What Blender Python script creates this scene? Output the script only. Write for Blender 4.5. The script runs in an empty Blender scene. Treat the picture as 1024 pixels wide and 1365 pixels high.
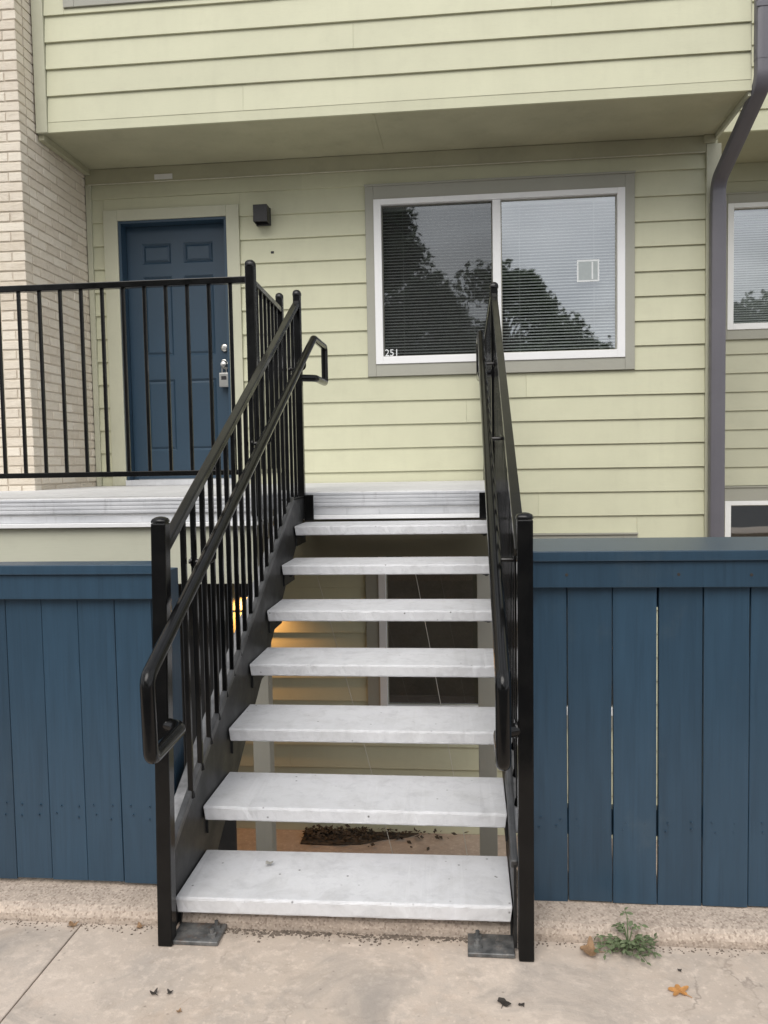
import bpy, bmesh, math, random
from mathutils import Vector, Matrix
random.seed(7)
S = bpy.context.scene
COL = S.collection
R = math.radians

# ------------------------------------------------------------------ camera
CAM_H = 1.3694
cam_d = bpy.data.cameras.new('camera')
cam = bpy.data.objects.new('camera', cam_d); COL.objects.link(cam)
pit, yaw, rol = R(3.4202), R(5.7482), R(-1.0218)
F = Vector((-math.sin(yaw)*math.cos(pit), math.cos(yaw)*math.cos(pit), -math.sin(pit)))
Rt = Vector((math.cos(yaw), math.sin(yaw), 0)); Up = Rt.cross(F)
R2 = Rt*math.cos(rol) + Up*math.sin(rol); U2 = -Rt*math.sin(rol) + Up*math.cos(rol)
cam.matrix_world = Matrix(((R2.x, U2.x, -F.x, 0), (R2.y, U2.y, -F.y, 0), (R2.z, U2.z, -F.z, CAM_H), (0, 0, 0, 1)))
cam_d.sensor_fit = 'HORIZONTAL'; cam_d.sensor_width = 36; cam_d.lens = 36*1099.49/1024
cam_d.clip_start = 0.05; cam_d.clip_end = 2000
S.camera = cam

# ------------------------------------------------------------------ sky, sun, exposure
SUN_EL, SUN_AZ = R(47), R(190)          # high, from behind the camera, a bit to the left
w = bpy.data.worlds.new('World'); S.world = w; w.use_nodes = True
nt = w.node_tree; nt.nodes.clear(); L = nt.links.new
def wn(t, **k):
    n = nt.nodes.new(t)
    for a, b in k.items(): setattr(n, a, b)
    return n
out = wn('ShaderNodeOutputWorld'); bg = wn('ShaderNodeBackground')
sky = wn('ShaderNodeTexSky', sky_type='NISHITA', sun_disc=False, sun_elevation=SUN_EL, sun_rotation=SUN_AZ)
sky.dust_density = 4; sky.air_density = 1.0
hs = wn('ShaderNodeHueSaturation'); hs.inputs['Saturation'].default_value = 0.45
tc = wn('ShaderNodeTexCoord'); mp = wn('ShaderNodeMapping'); mp.inputs['Scale'].default_value = (1, 1, 2.2)
nz = wn('ShaderNodeTexNoise'); nz.inputs['Scale'].default_value = 3.2; nz.inputs['Detail'].default_value = 7; nz.inputs['Roughness'].default_value = .55
rp = wn('ShaderNodeValToRGB'); rp.color_ramp.elements[0].position = .36; rp.color_ramp.elements[1].position = .56
mx = wn('ShaderNodeMix', data_type='RGBA'); 
n2 = wn('ShaderNodeTexNoise'); n2.inputs['Scale'].default_value = 2.1; n2.inputs['Detail'].default_value = 6
cr = wn('ShaderNodeValToRGB')
cr.color_ramp.elements[0].position = .3; cr.color_ramp.elements[0].color = (5.6, 6.0, 6.8, 1)
cr.color_ramp.elements[1].position = .7; cr.color_ramp.elements[1].color = (16.5, 16.5, 16.6, 1)
L(tc.outputs['Generated'], mp.inputs['Vector']); L(mp.outputs[0], nz.inputs['Vector']); L(mp.outputs[0], n2.inputs['Vector'])
L(nz.outputs['Fac'], rp.inputs['Fac']); L(n2.outputs['Fac'], cr.inputs['Fac'])
L(sky.outputs[0], hs.inputs['Color']); L(rp.outputs['Color'], mx.inputs[0]); L(hs.outputs[0], mx.inputs[6]); L(cr.outputs[0], mx.inputs[7])
L(mx.outputs[2], bg.inputs['Color']); L(bg.outputs[0], out.inputs['Surface'])
bg.inputs['Strength'].default_value = 0.095

sd = bpy.data.lights.new('sun', 'SUN'); sd.energy = 1.6; sd.angle = R(40); sd.color = (1, .965, .91)
sun = bpy.data.objects.new('sun', sd); COL.objects.link(sun)
sv = Vector((math.sin(SUN_AZ)*math.cos(SUN_EL), math.cos(SUN_AZ)*math.cos(SUN_EL), math.sin(SUN_EL)))
sun.rotation_euler = (-sv).to_track_quat('-Z', 'Y').to_euler(); sun.location = (-4, -6, 12)

S.render.engine = 'CYCLES'
S.view_settings.view_transform = 'Standard'; S.view_settings.look = 'None'
S.view_settings.exposure = 0.38; S.view_settings.gamma = 1

# ------------------------------------------------------------------ materials
class NT:
    def __init__(s, name):
        s.m = bpy.data.materials.new(name); s.m.use_nodes = True
        s.t = s.m.node_tree; s.b = s.t.nodes['Principled BSDF']; s.o = s.t.nodes['Material Output']
        s.geo = None
    def n(s, t, **k):
        x = s.t.nodes.new(t)
        for a, b in k.items(): setattr(x, a, b)
        return x
    def l(s, a, b): s.t.links.new(a, b)
    def pos(s, scale=(1, 1, 1)):
        if s.geo is None: s.geo = s.n('ShaderNodeNewGeometry')
        m = s.n('ShaderNodeMapping'); m.inputs['Scale'].default_value = scale
        s.l(s.geo.outputs['Position'], m.inputs['Vector']); return m.outputs[0]
    def noise(s, scale, detail=5, rough=.55, vs=(1, 1, 1), dist=0):
        x = s.n('ShaderNodeTexNoise'); x.inputs['Scale'].default_value = scale; x.inputs['Detail'].default_value = detail
        x.inputs['Roughness'].default_value = rough; x.inputs['Distortion'].default_value = dist
        s.l(s.pos(vs), x.inputs['Vector']); return x.outputs['Fac']
    def vor(s, scale, vs=(1, 1, 1), feature='F1', out='Distance'):
        x = s.n('ShaderNodeTexVoronoi', feature=feature); x.inputs['Scale'].default_value = scale
        s.l(s.pos(vs), x.inputs['Vector']); return x.outputs[out]
    def ramp(s, f, a, b, ca=(0, 0, 0, 1), cb=(1, 1, 1, 1)):
        x = s.n('ShaderNodeValToRGB'); e = x.color_ramp.elements
        e[0].position = a; e[1].position = b; e[0].color = ca; e[1].color = cb
        s.l(f, x.inputs['Fac']); return x.outputs['Color']
    def mix(s, fac, a, b, mode='MIX'):
        x = s.n('ShaderNodeMix', data_type='RGBA', blend_type=mode)
        for i, v in ((0, fac), (6, a), (7, b)):
            if isinstance(v, (int, float)): x.inputs[i].default_value = v
            elif isinstance(v, tuple): x.inputs[i].default_value = v if len(v) == 4 else v + (1,)
            else: s.l(v, x.inputs[i])
        return x.outputs[2]
    def math(s, op, a, b=0):
        x = s.n('ShaderNodeMath', operation=op)
        for i, v in ((0, a), (1, b)):
            if isinstance(v, (int, float)): x.inputs[i].default_value = v
            else: s.l(v, x.inputs[i])
        return x.outputs[0]
    def rand(s): return s.n('ShaderNodeObjectInfo').outputs['Random']
    def color(s, c): s.l(c, s.b.inputs['Base Color'])
    def rough(s, v):
        if isinstance(v, (int, float)): s.b.inputs['Roughness'].default_value = v
        else: s.l(v, s.b.inputs['Roughness'])
    def bump(s, h, strength=.3, dist=.01, prev=None):
        x = s.n('ShaderNodeBump'); x.inputs['Strength'].default_value = strength; x.inputs['Distance'].default_value = dist
        s.l(h, x.inputs['Height'])
        if prev is not None: s.l(prev, x.inputs['Normal'])
        s.l(x.outputs[0], s.b.inputs['Normal']); return x.outputs[0]

M = {}
def painted(name, col, rough=.55, var=.06, dirt=.12, dcol=(.2, .18, .13), grain=(1, 1, 1), gscale=60, bump=.15, rnd=.05, streak=0):
    t = NT(name)
    lo = tuple(c*(1-var) for c in col); hi = tuple(min(1, c*(1+var)) for c in col)
    c = t.mix(t.ramp(t.noise(2.3, 6), .3, .7), lo, hi)
    g = t.noise(gscale, 4, .6, grain)
    c = t.mix(t.math('MULTIPLY', t.ramp(g, .5, .8), .12), c, tuple(x*.7 for x in col))
    c = t.mix(t.math('MULTIPLY', t.ramp(t.noise(5.5, 8, .65), .52, .8), dirt), c, dcol)
    if streak: c = t.mix(t.math('MULTIPLY', t.ramp(t.noise(7, 7, .6, (1.7, 1, .16), .5), .50, .74), streak), c, dcol)
    if rnd:
        v = t.math('ADD', t.math('MULTIPLY', t.rand(), 2*rnd), 1-rnd)
        hv = t.n('ShaderNodeHueSaturation'); t.l(v, hv.inputs['Value']); t.l(c, hv.inputs['Color']); c = hv.outputs[0]
    t.color(c); t.rough(rough); t.bump(g, bump, .004); M[name] = t.m; return t
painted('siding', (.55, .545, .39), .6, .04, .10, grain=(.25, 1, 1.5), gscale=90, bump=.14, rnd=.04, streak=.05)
painted('siding_setback', (.46, .455, .34), .6, .05, .12, grain=(.25, 1, 1.5), gscale=90, bump=.14, rnd=.035)  # siding in a slightly darker tone for the set back unit
painted('trim_sage', (.48, .475, .36), .55, .04, .1, rnd=.02)
painted('trim_grey', (.335, .33, .28), .55, .04, .08, rnd=.02)
painted('soffit', (.40, .385, .265), .65, .10, .3, grain=(1, .3, 1), rnd=.02)  # sage paint darkened to carry the shade under the overhang
painted('downspout', (.115, .11, .125), .42, .06, .15, dcol=(.05, .05, .05), rnd=0)
painted('door_blue', (.021, .048, .079), .42, .06, .08, dcol=(.02, .03, .04), rnd=.02)
painted('white_vinyl', (.80, .80, .80), .35, .02, .06, dcol=(.5, .48, .44), rnd=0)
painted('plate_white', (.72, .71, .68), .5, .03, .1, rnd=0)
painted('post_grey', (.30, .29, .25), .7, .06, .2, grain=(2, 2, .15), rnd=.03)
painted('beam_sage', (.50, .50, .40), .6, .04, .12, grain=(.15, 1, 2), rnd=.02)
painted('beam_shaded', (.16, .145, .095), .7, .08, .2, grain=(.15, 1, 2), rnd=.02)  # rim beam at the stairs, shade below the landing put into its colour
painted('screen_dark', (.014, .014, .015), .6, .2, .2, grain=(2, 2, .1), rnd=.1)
painted('dark_room', (.035, .034, .032), .8, .1, 0, rnd=0)
painted('blind', (.80, .80, .78), .5, .03, .05, rnd=0)

def fence_wood():
    t = NT('fence_blue'); col = (.024, .054, .088)
    st = t.noise(9, 6, .6, (4, 4, .35), .4); fine = t.noise(60, 4, .6, (2, 2, .06))
    c = t.mix(t.ramp(st, .3, .7), tuple(x*.88 for x in col), tuple(x*1.10 for x in col))
    c = t.mix(t.math('MULTIPLY', t.ramp(fine, .5, .75), .4), c, tuple(x*.6 for x in col))
    c = t.mix(t.math('MULTIPLY', t.ramp(t.noise(3.1, 7, .65), .58, .74), .35), c, (.075, .10, .115))
    kn = t.vor(3.1, (1.6, 1.6, .8)); c = t.mix(t.ramp(kn, .0, .095, (.85, .85, .85, 1), (0, 0, 0, 1)), c, (.014, .024, .038))
    v = t.math('ADD', t.math('MULTIPLY', t.rand(), .26), .87)
    hv = t.n('ShaderNodeHueSaturation'); t.l(v, hv.inputs['Value']); t.l(c, hv.inputs['Color'])
    t.color(hv.outputs[0]); t.rough(.34); t.bump(fine, .2, .002); M['fence_blue'] = t.m
fence_wood()

def black_metal():
    t = NT('black_metal')
    c = t.mix(t.ramp(t.noise(14, 6, .6), .4, .75), (.003, .003, .0032), (.007, .0068, .0065))
    c = t.mix(t.math('MULTIPLY', t.ramp(t.noise(38, 6, .7), .66, .8), .2), c, (.03, .029, .027))
    t.color(c); t.rough(t.ramp(t.noise(10, 5), .3, .7, (.12,)*3+(1,), (.26,)*3+(1,)))
    t.b.inputs['Specular IOR Level'].default_value = .28; t.bump(t.noise(60, 3), .04, .002); M['black_metal'] = t.m
    t = NT('stringer_metal')
    c = t.mix(t.ramp(t.noise(12, 6, .6), .35, .7), (.007, .0073, .0077), (.015, .0153, .0157))
    c = t.mix(t.math('MULTIPLY', t.ramp(t.noise(30, 7, .7), .58, .75), .5), c, (.085, .085, .082))
    t.color(c); t.rough(t.ramp(t.noise(9, 5), .3, .7, (.35,)*3+(1,), (.55,)*3+(1,)))
    t.bump(t.noise(160, 4), .2, .002); M['stringer_metal'] = t.m
    for nm_, ca, cb in (('sky_sheen_steel', (.16, .16, .165), (.34, .34, .345)), ('lip_metal', (.035, .036, .038), (.085, .085, .086))):  # flange steel painted pale in place of the sky it reflects
        t = NT(nm_); c = t.mix(t.ramp(t.noise(14, 7, .65), .35, .65), ca, cb); t.color(c); t.rough(.4); t.bump(t.noise(120, 4), .15, .002); M[nm_] = t.m
    t = NT('grey_steel')
    c = t.mix(t.ramp(t.noise(16, 6, .6), .35, .65), (.06, .062, .063), (.20, .20, .195))
    c = t.mix(t.math('MULTIPLY', t.ramp(t.noise(24, 7, .7), .55, .68), .7), c, (.13, .075, .045)); c = t.mix(t.math('MULTIPLY', t.ramp(t.noise(40, 6, .7), .55, .7), .6), c, (.30, .27, .24)); t.color(c); t.rough(.5); t.b.inputs['Metallic'].default_value = .2; t.bump(t.noise(120, 4), .2, .003); M['grey_steel'] = t.m
    t = NT('silver'); t.b.inputs['Base Color'].default_value = (.62, .61, .58, 1); t.b.inputs['Metallic'].default_value = 1; t.rough(.3); M['silver'] = t.m
    t = NT('galvanised')
    c = t.mix(t.ramp(t.noise(7, 6, .6, (.4, 1, 1)), .3, .7), (.46, .47, .49), (.66, .665, .68))
    c = t.mix(t.math('MULTIPLY', t.ramp(t.noise(16, 6, .65, (1.6, 1, .3)), .56, .72), .5), c, (.33, .33, .34))
    t.color(c); t.rough(.42); t.b.inputs['Metallic'].default_value = .15; t.bump(t.noise(60, 4), .1, .002); M['galvanised'] = t.m
black_metal()

def concrete(name, c0, c1, stain, agg=0, rough=.85, bump=.35, speck=(.06, .05, .045), spk=.5, fleck=.3, big=1.3, st=.5):
    t = NT(name)
    rv = t.n('ShaderNodeVectorMath', operation='ADD'); geo = t.n('ShaderNodeNewGeometry'); t.l(geo.outputs['Position'], rv.inputs[0])
    rr = t.n('ShaderNodeVectorMath', operation='SCALE'); rr.inputs[0].default_value = (37, 23, 51); t.l(t.rand(), rr.inputs['Scale']); t.l(rr.outputs[0], rv.inputs[1])
    def pos(scale=(1, 1, 1)):
        m = t.n('ShaderNodeMapping'); m.inputs['Scale'].default_value = scale; t.l(rv.outputs[0], m.inputs['Vector']); return m.outputs[0]
    t.pos = pos
    c = t.mix(t.ramp(t.noise(big, 9, .65), .32, .68), c0, c1)
    c = t.mix(t.math('MULTIPLY', t.ramp(t.noise(big*3.3, 9, .68, dist=.6), .47, .68), st), c, stain)
    c = t.mix(t.math('MULTIPLY', t.ramp(t.noise(19, 6, .65, dist=.4), .52, .70), .42), c, tuple(x*.70 for x in c0))
    c = t.mix(t.math('MULTIPLY', t.ramp(t.noise(31, 6, .65), .52, .68), .5*fleck/.3), c, tuple(min(.9, x*1.28) for x in c1))
    v = t.vor(24); sel = t.ramp(t.noise(9, 3), .50, .56)
    c = t.mix(t.math('MULTIPLY', t.ramp(v, .03, .12, (1, 1, 1, 1), (0, 0, 0, 1)), t.math('MULTIPLY', sel, spk)), c, speck)
    v2 = t.vor(41, (1.13, .9, 1)); c = t.mix(t.math('MULTIPLY', t.ramp(v2, .05, .2, (1, 1, 1, 1), (0, 0, 0, 1)), fleck), c, tuple(min(.85, x*1.45) for x in c1))
    h = t.noise(90, 6, .72); h2 = t.noise(14, 7, .65)
    if agg:
        x = t.n('ShaderNodeTexVoronoi'); x.inputs['Scale'].default_value = 185; x.inputs['Randomness'].default_value = 1; t.l(t.pos((1, .8, 1)), x.inputs['Vector'])
        sp = t.n('ShaderNodeSeparateColor'); t.l(x.outputs['Color'], sp.inputs[0])
        g1 = t.ramp(sp.outputs[0], .70, .78); g2 = t.ramp(sp.outputs[1], .80, .86)
        c = t.mix(t.math('MULTIPLY', g1, agg), c, (.66, .56, .46)); c = t.mix(t.math('MULTIPLY', g2, agg*1.3), c, (.17, .125, .095))
        b0 = t.bump(x.outputs['Distance'], .22, .004); b0 = t.bump(h2, .4, .008, b0)
        t.bump(h, bump, .004, b0)
    else:
        b0 = t.bump(h2, .28, .006); b1 = t.bump(t.ramp(v, .02, .11), .12*spk, .004, b0)
        t.bump(h, bump, .003, b1)
    if name == 'sidewalk':
        nv = t.n('ShaderNodeTexNoise'); nv.inputs['Scale'].default_value = 5; nv.inputs['Detail'].default_value = 6; t.l(t.pos(), nv.inputs['Vector'])
        ad = t.n('ShaderNodeVectorMath', operation='MULTIPLY_ADD'); t.l(nv.outputs['Color'], ad.inputs[0]); ad.inputs[1].default_value = (.35, .35, .35); t.l(t.pos(), ad.inputs[2])
        cv = t.n('ShaderNodeTexVoronoi', feature='DISTANCE_TO_EDGE'); cv.inputs['Scale'].default_value = 1.6; t.l(ad.outputs[0], cv.inputs['Vector'])
        cm = t.math('MULTIPLY', t.ramp(cv.outputs['Distance'], .001, .007, (1, 1, 1, 1), (0, 0, 0, 1)), t.ramp(t.noise(1.9, 3), .50, .60))
        c = t.mix(t.math('MULTIPLY', cm, .55), c, (.16, .13, .11))
        c = t.mix(t.math('MULTIPLY', t.ramp(t.noise(2.6, 8, .7, dist=.8), .52, .68), .6), c, (.26, .235, .21))
        c = t.mix(t.math('MULTIPLY', t.ramp(t.noise(3.4, 8, .7, (1, 1, 1), .5), .56, .72), .35), c, (.50, .37, .27))
    t.color(c); t.rough(rough); M[name] = t.m
concrete('sidewalk', (.46, .382, .312), (.55, .465, .39), (.37, .325, .285), 0, bump=.5, st=.6)
concrete('kerb', (.40, .325, .265), (.50, .415, .345), (.29, .235, .19), .38, bump=.5)
concrete('patio', (.33, .275, .23), (.42, .345, .285), (.24, .20, .165), 0)
concrete('tread', (.575, .575, .59), (.63, .63, .64), (.43, .425, .42), 0, .62, bump=.2, speck=(.07, .065, .06), spk=.95, fleck=.05, big=3.0, st=.42)
concrete('slab', (.58, .575, .57), (.68, .675, .67), (.46, .45, .44), 0, .7, bump=.2, spk=.25, fleck=.1)
concrete('retaining', (.33, .29, .25), (.4, .35, .30), (.24, .21, .18), 0)
concrete('asphalt', (.045, .045, .047), (.06, .06, .06), (.035, .035, .035), 0)

def brick():
    t = NT('brick_cream')
    r = t.rand()
    c = t.mix(r, (.60, .525, .42), (.745, .68, .57))
    c = t.mix(t.math('MULTIPLY', t.ramp(t.noise(22, 6, .65), .4, .75), .5), c, (.76, .69, .60))
    c = t.mix(t.math('MULTIPLY', t.ramp(t.noise(35, 6, .7, (.6, .6, 2)), .55, .75), .5), c, (.42, .34, .27))
    t.color(c); t.rough(.85); t.bump(t.noise(48, 6, .7, (.6, .6, 1.6)), .7, .008); M['brick_cream'] = t.m
    t = NT('mortar'); c = t.mix(t.noise(30, 5), (.50, .44, .355), (.60, .53, .44)); t.color(c); t.rough(.95); t.bump(t.noise(140, 4), .5, .004); M['mortar'] = t.m
brick()

def glass(name, ior, tint=(1, 1, 1)):
    t = NT(name); t.t.nodes.remove(t.b)
    tr = t.n('ShaderNodeBsdfTransparent'); tr.inputs[0].default_value = tint + (1,)
    gl = t.n('ShaderNodeBsdfGlossy'); gl.inputs['Roughness'].default_value = .018; gl.inputs['Color'].default_value = (.93, .97, 1, 1)
    nz = t.noise(1.1, 2, .4)
    bp = t.n('ShaderNodeBump'); bp.inputs['Strength'].default_value = .06; bp.inputs['Distance'].default_value = .03; t.l(nz, bp.inputs['Height']); t.l(bp.outputs[0], gl.inputs['Normal'])
    lw = t.n('ShaderNodeLayerWeight'); lw.inputs['Blend'].default_value = .5
    fr = t.math('ADD', t.math('MULTIPLY', t.math('POWER', lw.outputs['Facing'], 5), 1-ior), ior)
    m = t.n('ShaderNodeMixShader'); t.l(fr, m.inputs[0]); t.l(tr.outputs[0], m.inputs[1]); t.l(gl.outputs[0], m.inputs[2]); t.l(m.outputs[0], t.o.inputs['Surface'])
    M[name] = t.m
glass('glass', .26, (.60, .63, .63))
def screen():
    t = NT('screen'); tr = t.n('ShaderNodeBsdfTransparent'); m = t.n('ShaderNodeMixShader'); m.inputs[0].default_value = .36
    t.b.inputs['Base Color'].default_value = (.012, .012, .012, 1); t.rough(.8)
    t.l(tr.outputs[0], m.inputs[1]); t.l(t.b.outputs[0], m.inputs[2]); t.l(m.outputs[0], t.o.inputs['Surface']); M['screen'] = t.m
screen()
def simple(name, col, rough=.6, var=.2, sc=30, trans=0):
    t = NT(name); c = t.mix(t.ramp(t.noise(sc, 5), .3, .7), tuple(x*(1-var) for x in col), tuple(x*(1+var) for x in col))
    c = t.mix(t.math('MULTIPLY', t.rand(), .25), c, tuple(x*.75 for x in col))
    t.color(c); t.rough(rough)
    if trans: t.b.inputs['Transmission Weight'].default_value = 0; t.b.inputs['Subsurface Weight'].default_value = 0
    M[name] = t.m; return t
simple('sconce_black', (.012, .011, .0125), .5)
simple('leaf_tree', (.075, .11, .045), .6, .4, 1.5)
simple('leaf_weed', (.115, .145, .070), .6, .35, 60)
simple('stem_weed', (.10, .15, .06), .6)
simple('leaf_orange', (.50, .24, .075), .6, .2, 60)
simple('leaf_brown', (.28, .17, .09), .7, .3, 60)
simple('leaf_dark', (.035, .028, .022), .7, .3, 60)
simple('leaf_grey', (.30, .29, .26), .7, .2, 60)
simple('bark', (.09, .07, .055), .9, .3, 12)
simple('litter', (.055, .042, .03), .9, .6, 40)
simple('grit', (.15, .12, .095), .9, .5, 60)
simple('cord', (.55, .53, .47), .6, .05)
simple('caulk', (.60, .58, .47), .6, .1, 20)
simple('sticker_grey', (.40, .44, .44), .4, .08)
simple('sticker_white', (.75, .77, .77), .4, .04)
simple('rust', (.12, .055, .03), .8, .4, 60)
t = NT('lit_lens'); t.b.inputs['Base Color'].default_value = (.9, .7, .4, 1); t.b.inputs['Emission Color'].default_value = (1, .55, .18, 1); t.b.inputs['Emission Strength'].default_value = 6; M['lit_lens'] = t.m

# ------------------------------------------------------------------ mesh helpers
class MB:
    def __init__(s): s.v = []; s.f = []; s.sm = False
    def box(s, x0, x1, y0, y1, z0, z1):
        b = len(s.v)
        s.v += [(x0,y0,z0),(x1,y0,z0),(x1,y1,z0),(x0,y1,z0),(x0,y0,z1),(x1,y0,z1),(x1,y1,z1),(x0,y1,z1)]
        s.f += [tuple(b+i for i in q) for q in ((0,3,2,1),(4,5,6,7),(0,1,5,4),(1,2,6,5),(2,3,7,6),(3,0,4,7))]
        return s
    def bar(s, p, q, wd, ht, side=None):
        p, q = Vector(p), Vector(q); d = (q-p).normalized()
        sx = Vector(side) if side else d.cross(Vector((0,0,1)))
        if sx.length < 1e-4: sx = Vector((1,0,0))
        sx.normalize(); u = sx.cross(d).normalized(); b = len(s.v)
        for e in (p, q):
            for i, j in ((-1,-1),(1,-1),(1,1),(-1,1)): s.v.append(tuple(e + sx*wd/2*i + u*ht/2*j))
        s.f += [tuple(b+i for i in t) for t in ((0,1,2,3),(7,6,5,4),(0,4,5,1),(1,5,6,2),(2,6,7,3),(3,7,4,0))]
        return s
    def poly(s, pts, axis, a, b_):
        n = len(pts); b = len(s.v)
        for c in (a, b_):
            for (u, v) in pts: s.v.append((c,u,v) if axis == 'x' else (u,c,v) if axis == 'y' else (u,v,c))
        s.f.append(tuple(b+i for i in range(n))[::-1]); s.f.append(tuple(b+n+i for i in range(n)))
        for i in range(n): j = (i+1) % n; s.f.append((b+i, b+j, b+n+j, b+n+i))
        return s
    def tube(s, pts, r, seg=10, caps=True, rx=None):
        pts = [Vector(p) for p in pts]; rings = []
        nrm = None
        for i, p in enumerate(pts):
            d = (pts[min(i+1, len(pts)-1)] - pts[max(i-1, 0)]).normalized()
            if nrm is None:
                nrm = d.cross(Vector((0,0,1)) if abs(d.z) < .9 else Vector((1,0,0))).normalized()
            else:
                nrm = (nrm - d*nrm.dot(d)).normalized()
            bn = d.cross(nrm); rr = r[i] if isinstance(r, (list, tuple)) else r
            b = len(s.v); rings.append(b)
            for k in range(seg):
                a = 2*math.pi*k/seg; s.v.append(tuple(p + nrm*math.cos(a)*rr + bn*math.sin(a)*rr))
        for a, b in zip(rings, rings[1:]):
            for k in range(seg): s.f.append((a+k, a+(k+1)%seg, b+(k+1)%seg, b+k))
        if caps: s.f.append(tuple(rings[0]+k for k in range(seg))[::-1]); s.f.append(tuple(rings[-1]+k for k in range(seg)))
        s.sm = True; return s
    def mesh(s, name, bevel=0, seg=2):
        me = bpy.data.meshes.new(name); me.from_pydata(s.v, [], s.f); me.update()
        bm = bmesh.new(); bm.from_mesh(me)
        bmesh.ops.recalc_face_normals(bm, faces=bm.faces)
        if bevel:
            es = [e for e in bm.edges if len(e.link_faces) == 2 and e.calc_face_angle(0) > .5]
            bmesh.ops.bevel(bm, geom=es, offset=bevel, segments=seg, affect='EDGES', profile=.6, clamp_overlap=True)
        bm.to_mesh(me); bm.free()
        if s.sm:
            for p in me.polygons: p.use_smooth = True
            try: me.set_sharp_from_angle(angle=R(40))
            except Exception: pass
        return me
    def build(s, name, mat, parent=None, bevel=0, seg=2):
        me = s.mesh(name, bevel, seg); me.materials.append(M[mat]); return link(name, me, parent)
def link(name, me, parent=None):
    o = bpy.data.objects.new(name, me); COL.objects.link(o)
    if parent is not None: o.parent = parent; o.matrix_parent_inverse = parent.matrix_world.inverted() if False else Matrix()
    return o
def tag(o, label=None, cat=None, group=None, kind=None):
    for k, v in (('label', label), ('category', cat), ('group', group), ('kind', kind)):
        if v: o[k] = v
    return o
def empty(name, label, cat, group=None):
    o = bpy.data.objects.new(name, None); COL.objects.link(o); o.empty_display_size = .1
    return tag(o, label, cat, group)
def box(name, mat, parent, x0, x1, y0, y1, z0, z1, bevel=.002, seg=1):
    return MB().box(x0, x1, y0, y1, z0, z1).build(name, mat, parent, bevel, seg)
def fillet(pts, r, n=5):
    pts = [Vector(p) for p in pts]; o = [pts[0]]
    for a, b, c in zip(pts, pts[1:], pts[2:]):
        u = (a-b); v = (c-b); t = min(r, u.length*.45, v.length*.45); u.normalize(); v.normalize()
        p, q = b+u*t, b+v*t
        for i in range(n+1):
            k = i/n; o.append(p*(1-k)**2 + b*2*k*(1-k) + q*k*k)
    o.append(pts[-1]); return o
def centre(me_obj, c):
    """move a mesh object's origin to c"""
    me_obj.data.transform(Matrix.Translation(-Vector(c))); me_obj.location = c; return me_obj

# ------------------------------------------------------------------ ground
PAT = -1.64
SWF = .75
g = MB()
def sheet(x0, x1, y0, y1, z):
    b = len(g.v); g.v.extend([(x0,y0,z),(x1,y0,z),(x1,y1,z),(x0,y1,z)]); g.f.append((b,b+1,b+2,b+3))
sheet(-300, 300, -400, SWF, -.16); sheet(-300, -14, SWF, 300, -.16); sheet(14, 300, SWF, 300, -.16); sheet(-14, 14, 12, 300, -.16)
tag(g.build('ground', 'asphalt'), 'dark asphalt ground of the parking lot and beyond', 'ground', kind='structure')
sw = MB().box(-14, 14, SWF, 2.312, -.16, -.012).build('sidewalk', 'sidewalk'); tag(sw, 'beige concrete sidewalk in front of the stairs', 'sidewalk', kind='structure')
xs = [-8.2, -4.7, -1.1685, 2.35, 5.9, 9.4]
for a, b in zip(xs, xs[1:]):
    box('concrete_slab', 'sidewalk', sw, a+.0022, b-.0022, SWF+.01, 2.305, -.011, 0, .002)
kb = MB()
N = 150; prof = [(2.306, -.15), (2.309, .016), (2.318, .033), (2.335, .041), (2.37, .044), (2.62, .046), (2.62, -.15)]
for i in range(N+1):
    x = -8+16*i/N
    for k, (yy, zz) in enumerate(prof):
        j = random.uniform(-.0035, .0035) if 0 < k < 4 else 0
        kb.v.append((x, yy+j, zz+j*.7))
n = len(prof)
for i in range(N):
    for k in range(n-1): kb.f.append((i*n+k, (i+1)*n+k, (i+1)*n+k+1, i*n+k+1))
tag(kb.build('kerb', 'kerb'), 'low exposed aggregate concrete kerb under the fence', 'kerb', kind='structure')
tag(box('retaining_wall', 'retaining', None, -8, 8, 2.45, 2.615, PAT-.1, .03), 'concrete retaining wall of the sunken patio below the fence', 'wall', kind='structure')
tag(box('patio_floor', 'patio', None, -9, 9, 2.62, 9.5, PAT-.2, PAT), 'sunken concrete patio floor below the stairs', 'patio', kind='structure')

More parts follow.
